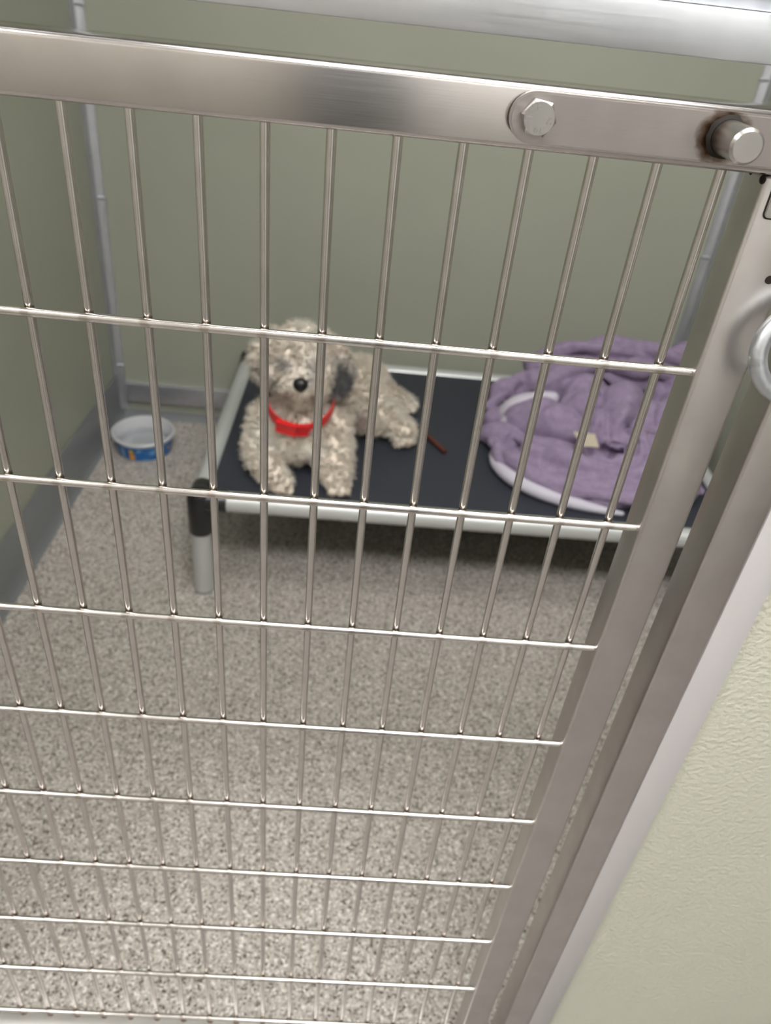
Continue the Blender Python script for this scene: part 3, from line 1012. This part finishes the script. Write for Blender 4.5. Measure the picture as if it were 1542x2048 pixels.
# nose and eyes
bm = bmesh.new()
bmesh.ops.create_uvsphere(bm, u_segments=24, v_segments=16, radius=1)
for q in bm.verts:
    x, y, z = q.co
    wd = .0150 * (1 + .15 * z) if z > 0 else .0150 * (1 - .45 * z * z)
    q.co = Vector((.073 + x * wd, .9385 + y * .0125, .4585 + z * .0145))
add('nose', me_from(bm, 'nose', 180), mat('dog_nose', (0.006, 0.006, 0.007), 0.35), dog)
for ex in (.046, .091):
    bm = bmesh.new()
    bmesh.ops.create_uvsphere(bm, u_segments=16, v_segments=10, radius=.0072)
    bmesh.ops.translate(bm, verts=bm.verts[:], vec=(ex, .979, .4775))
    add('eye', me_from(bm, 'eye', 180), mat('dog_eye', (0.015, 0.010, 0.008), 0.12), dog)

# collar
M_RED = mat('red_collar', (0.72, 0.018, 0.022), 0.45)
bm = bmesh.new()
nC = 72
prev = None
first = None
for i in range(nC):
    a = 2 * math.pi * i / nC
    p = collar_pt(a)
    outw = CA * math.cos(a) * .9 + CF * math.sin(a)
    outw /= np.linalg.norm(outw)
    wv = .0118
    tk = .0014
    rg = [bm.verts.new(p + CN * wv + outw * -tk), bm.verts.new(p + CN * wv + outw * tk), bm.verts.new(p - CN * wv + outw * tk), bm.verts.new(p - CN * wv - outw * tk)]
    if prev:
        for j in range(4):
            bm.faces.new((prev[j], prev[(j + 1) % 4], rg[(j + 1) % 4], rg[j]))
    else:
        first = rg
    prev = rg
for j in range(4):
    bm.faces.new((prev[j], prev[(j + 1) % 4], first[(j + 1) % 4], first[j]))
collar = add('collar', me_from(bm, 'collar', 40), M_RED, dog)
def on_collar(a, w2, h2, th, name, m):
    p = collar_pt(a)
    outw = CA * math.cos(a) * .9 + CF * math.sin(a); outw /= np.linalg.norm(outw)
    tg = np.cross(CN, outw)
    bm = bmesh.new()
    bmesh.ops.create_cube(bm, size=2)
    for q in bm.verts:
        x, y, z = q.co
        q.co = Vector(p + tg * x * w2 + CN * y * h2 + outw * (.001 + (z + 1) / 2 * th))
    bmesh.ops.bevel(bm, geom=bm.edges[:], offset=min(w2, h2, th) * .35, segments=2, affect='EDGES')
    return add(name, me_from(bm, name, 50), m, collar)
on_collar(math.radians(106), .019, .0118, .006, 'buckle', mat('red_buckle', (0.75, 0.02, 0.025), 0.3))
on_collar(math.radians(80), .010, .0118, .005, 'buckle_clasp', mat('red_clasp', (0.66, 0.02, 0.025), 0.3))
p = collar_pt(math.radians(62)) + CF * .004 - CN * .013
pts = [p + CA * .0075 * math.cos(2 * math.pi * i / 20) - CN * .0075 * math.sin(2 * math.pi * i / 20) for i in range(20)]
add('tag_ring', tube([tuple(q) for q in pts], .0012, 8, True), M_GALV, collar)

# ------------------------------------------------------------------ ceiling lights
def ceiling_light(x, y, strength, where):
    t = empty('ceiling_light', (x, y, CEIL - .03), 'flat white ceiling light panel ' + where, 'light')
    me = bpy.data.meshes.new('frame')
    bm = bmesh.new()
    for (a0, a1, b0, b1) in ((-.62, .62, -.32, -.30), (-.62, .62, .30, .32), (-.62, -.60, -.30, .30), (.60, .62, -.30, .30)):
        r = bmesh.ops.create_cube(bm, size=1.0)
        for v in r['verts']:
            v.co = Vector((x + a0 + (v.co.x + .5) * (a1 - a0), y + b0 + (v.co.y + .5) * (b1 - b0), CEIL - .03 + (v.co.z + .5) * .03))
    bm.to_mesh(me)
    bm.free()
    add('frame', me, M_WHITE, t)
    em = bpy.data.materials.new('lit_diffuser')
    em.use_nodes = True
    b = em.node_tree.nodes['Principled BSDF']
    b.inputs['Base Color'].default_value = (.8, .8, .8, 1)
    b.inputs['Emission Color'].default_value = (1.0, .985, .965, 1)
    b.inputs['Emission Strength'].default_value = strength
    add('diffuser', box(x - .60, x + .60, y - .30, y + .30, CEIL - .022, CEIL - .012), em, t)
ceiling_light(.55, -.80, LAMP_AISLE, 'over the aisle near the gate')
ceiling_light(-1.3, -.80, LAMP_AISLE, 'over the far left of the aisle')
ceiling_light(.38, .22, LAMP_RUN, 'above the dog run')

struct(add('trim_5', box(.13, .425, -1.505, -1.44, 0, CEIL, .004), M_DARKREFL), 'unseen dark grey block added across the aisle for a dark reflection', 'column')  # added block giving the dark reflection of a figure behind the camera
# pale slab added beside the dark block, only to brighten reflections in the steel
struct(add('pale_reflector', box(.43, 1.30, -1.505, -1.47, 0, 2.05, .004), M_WHITE), 'unseen white panel added across the aisle for a bright reflection', 'door')

for o in bpy.data.objects:
    if '_w' in o:
        del o['_w']
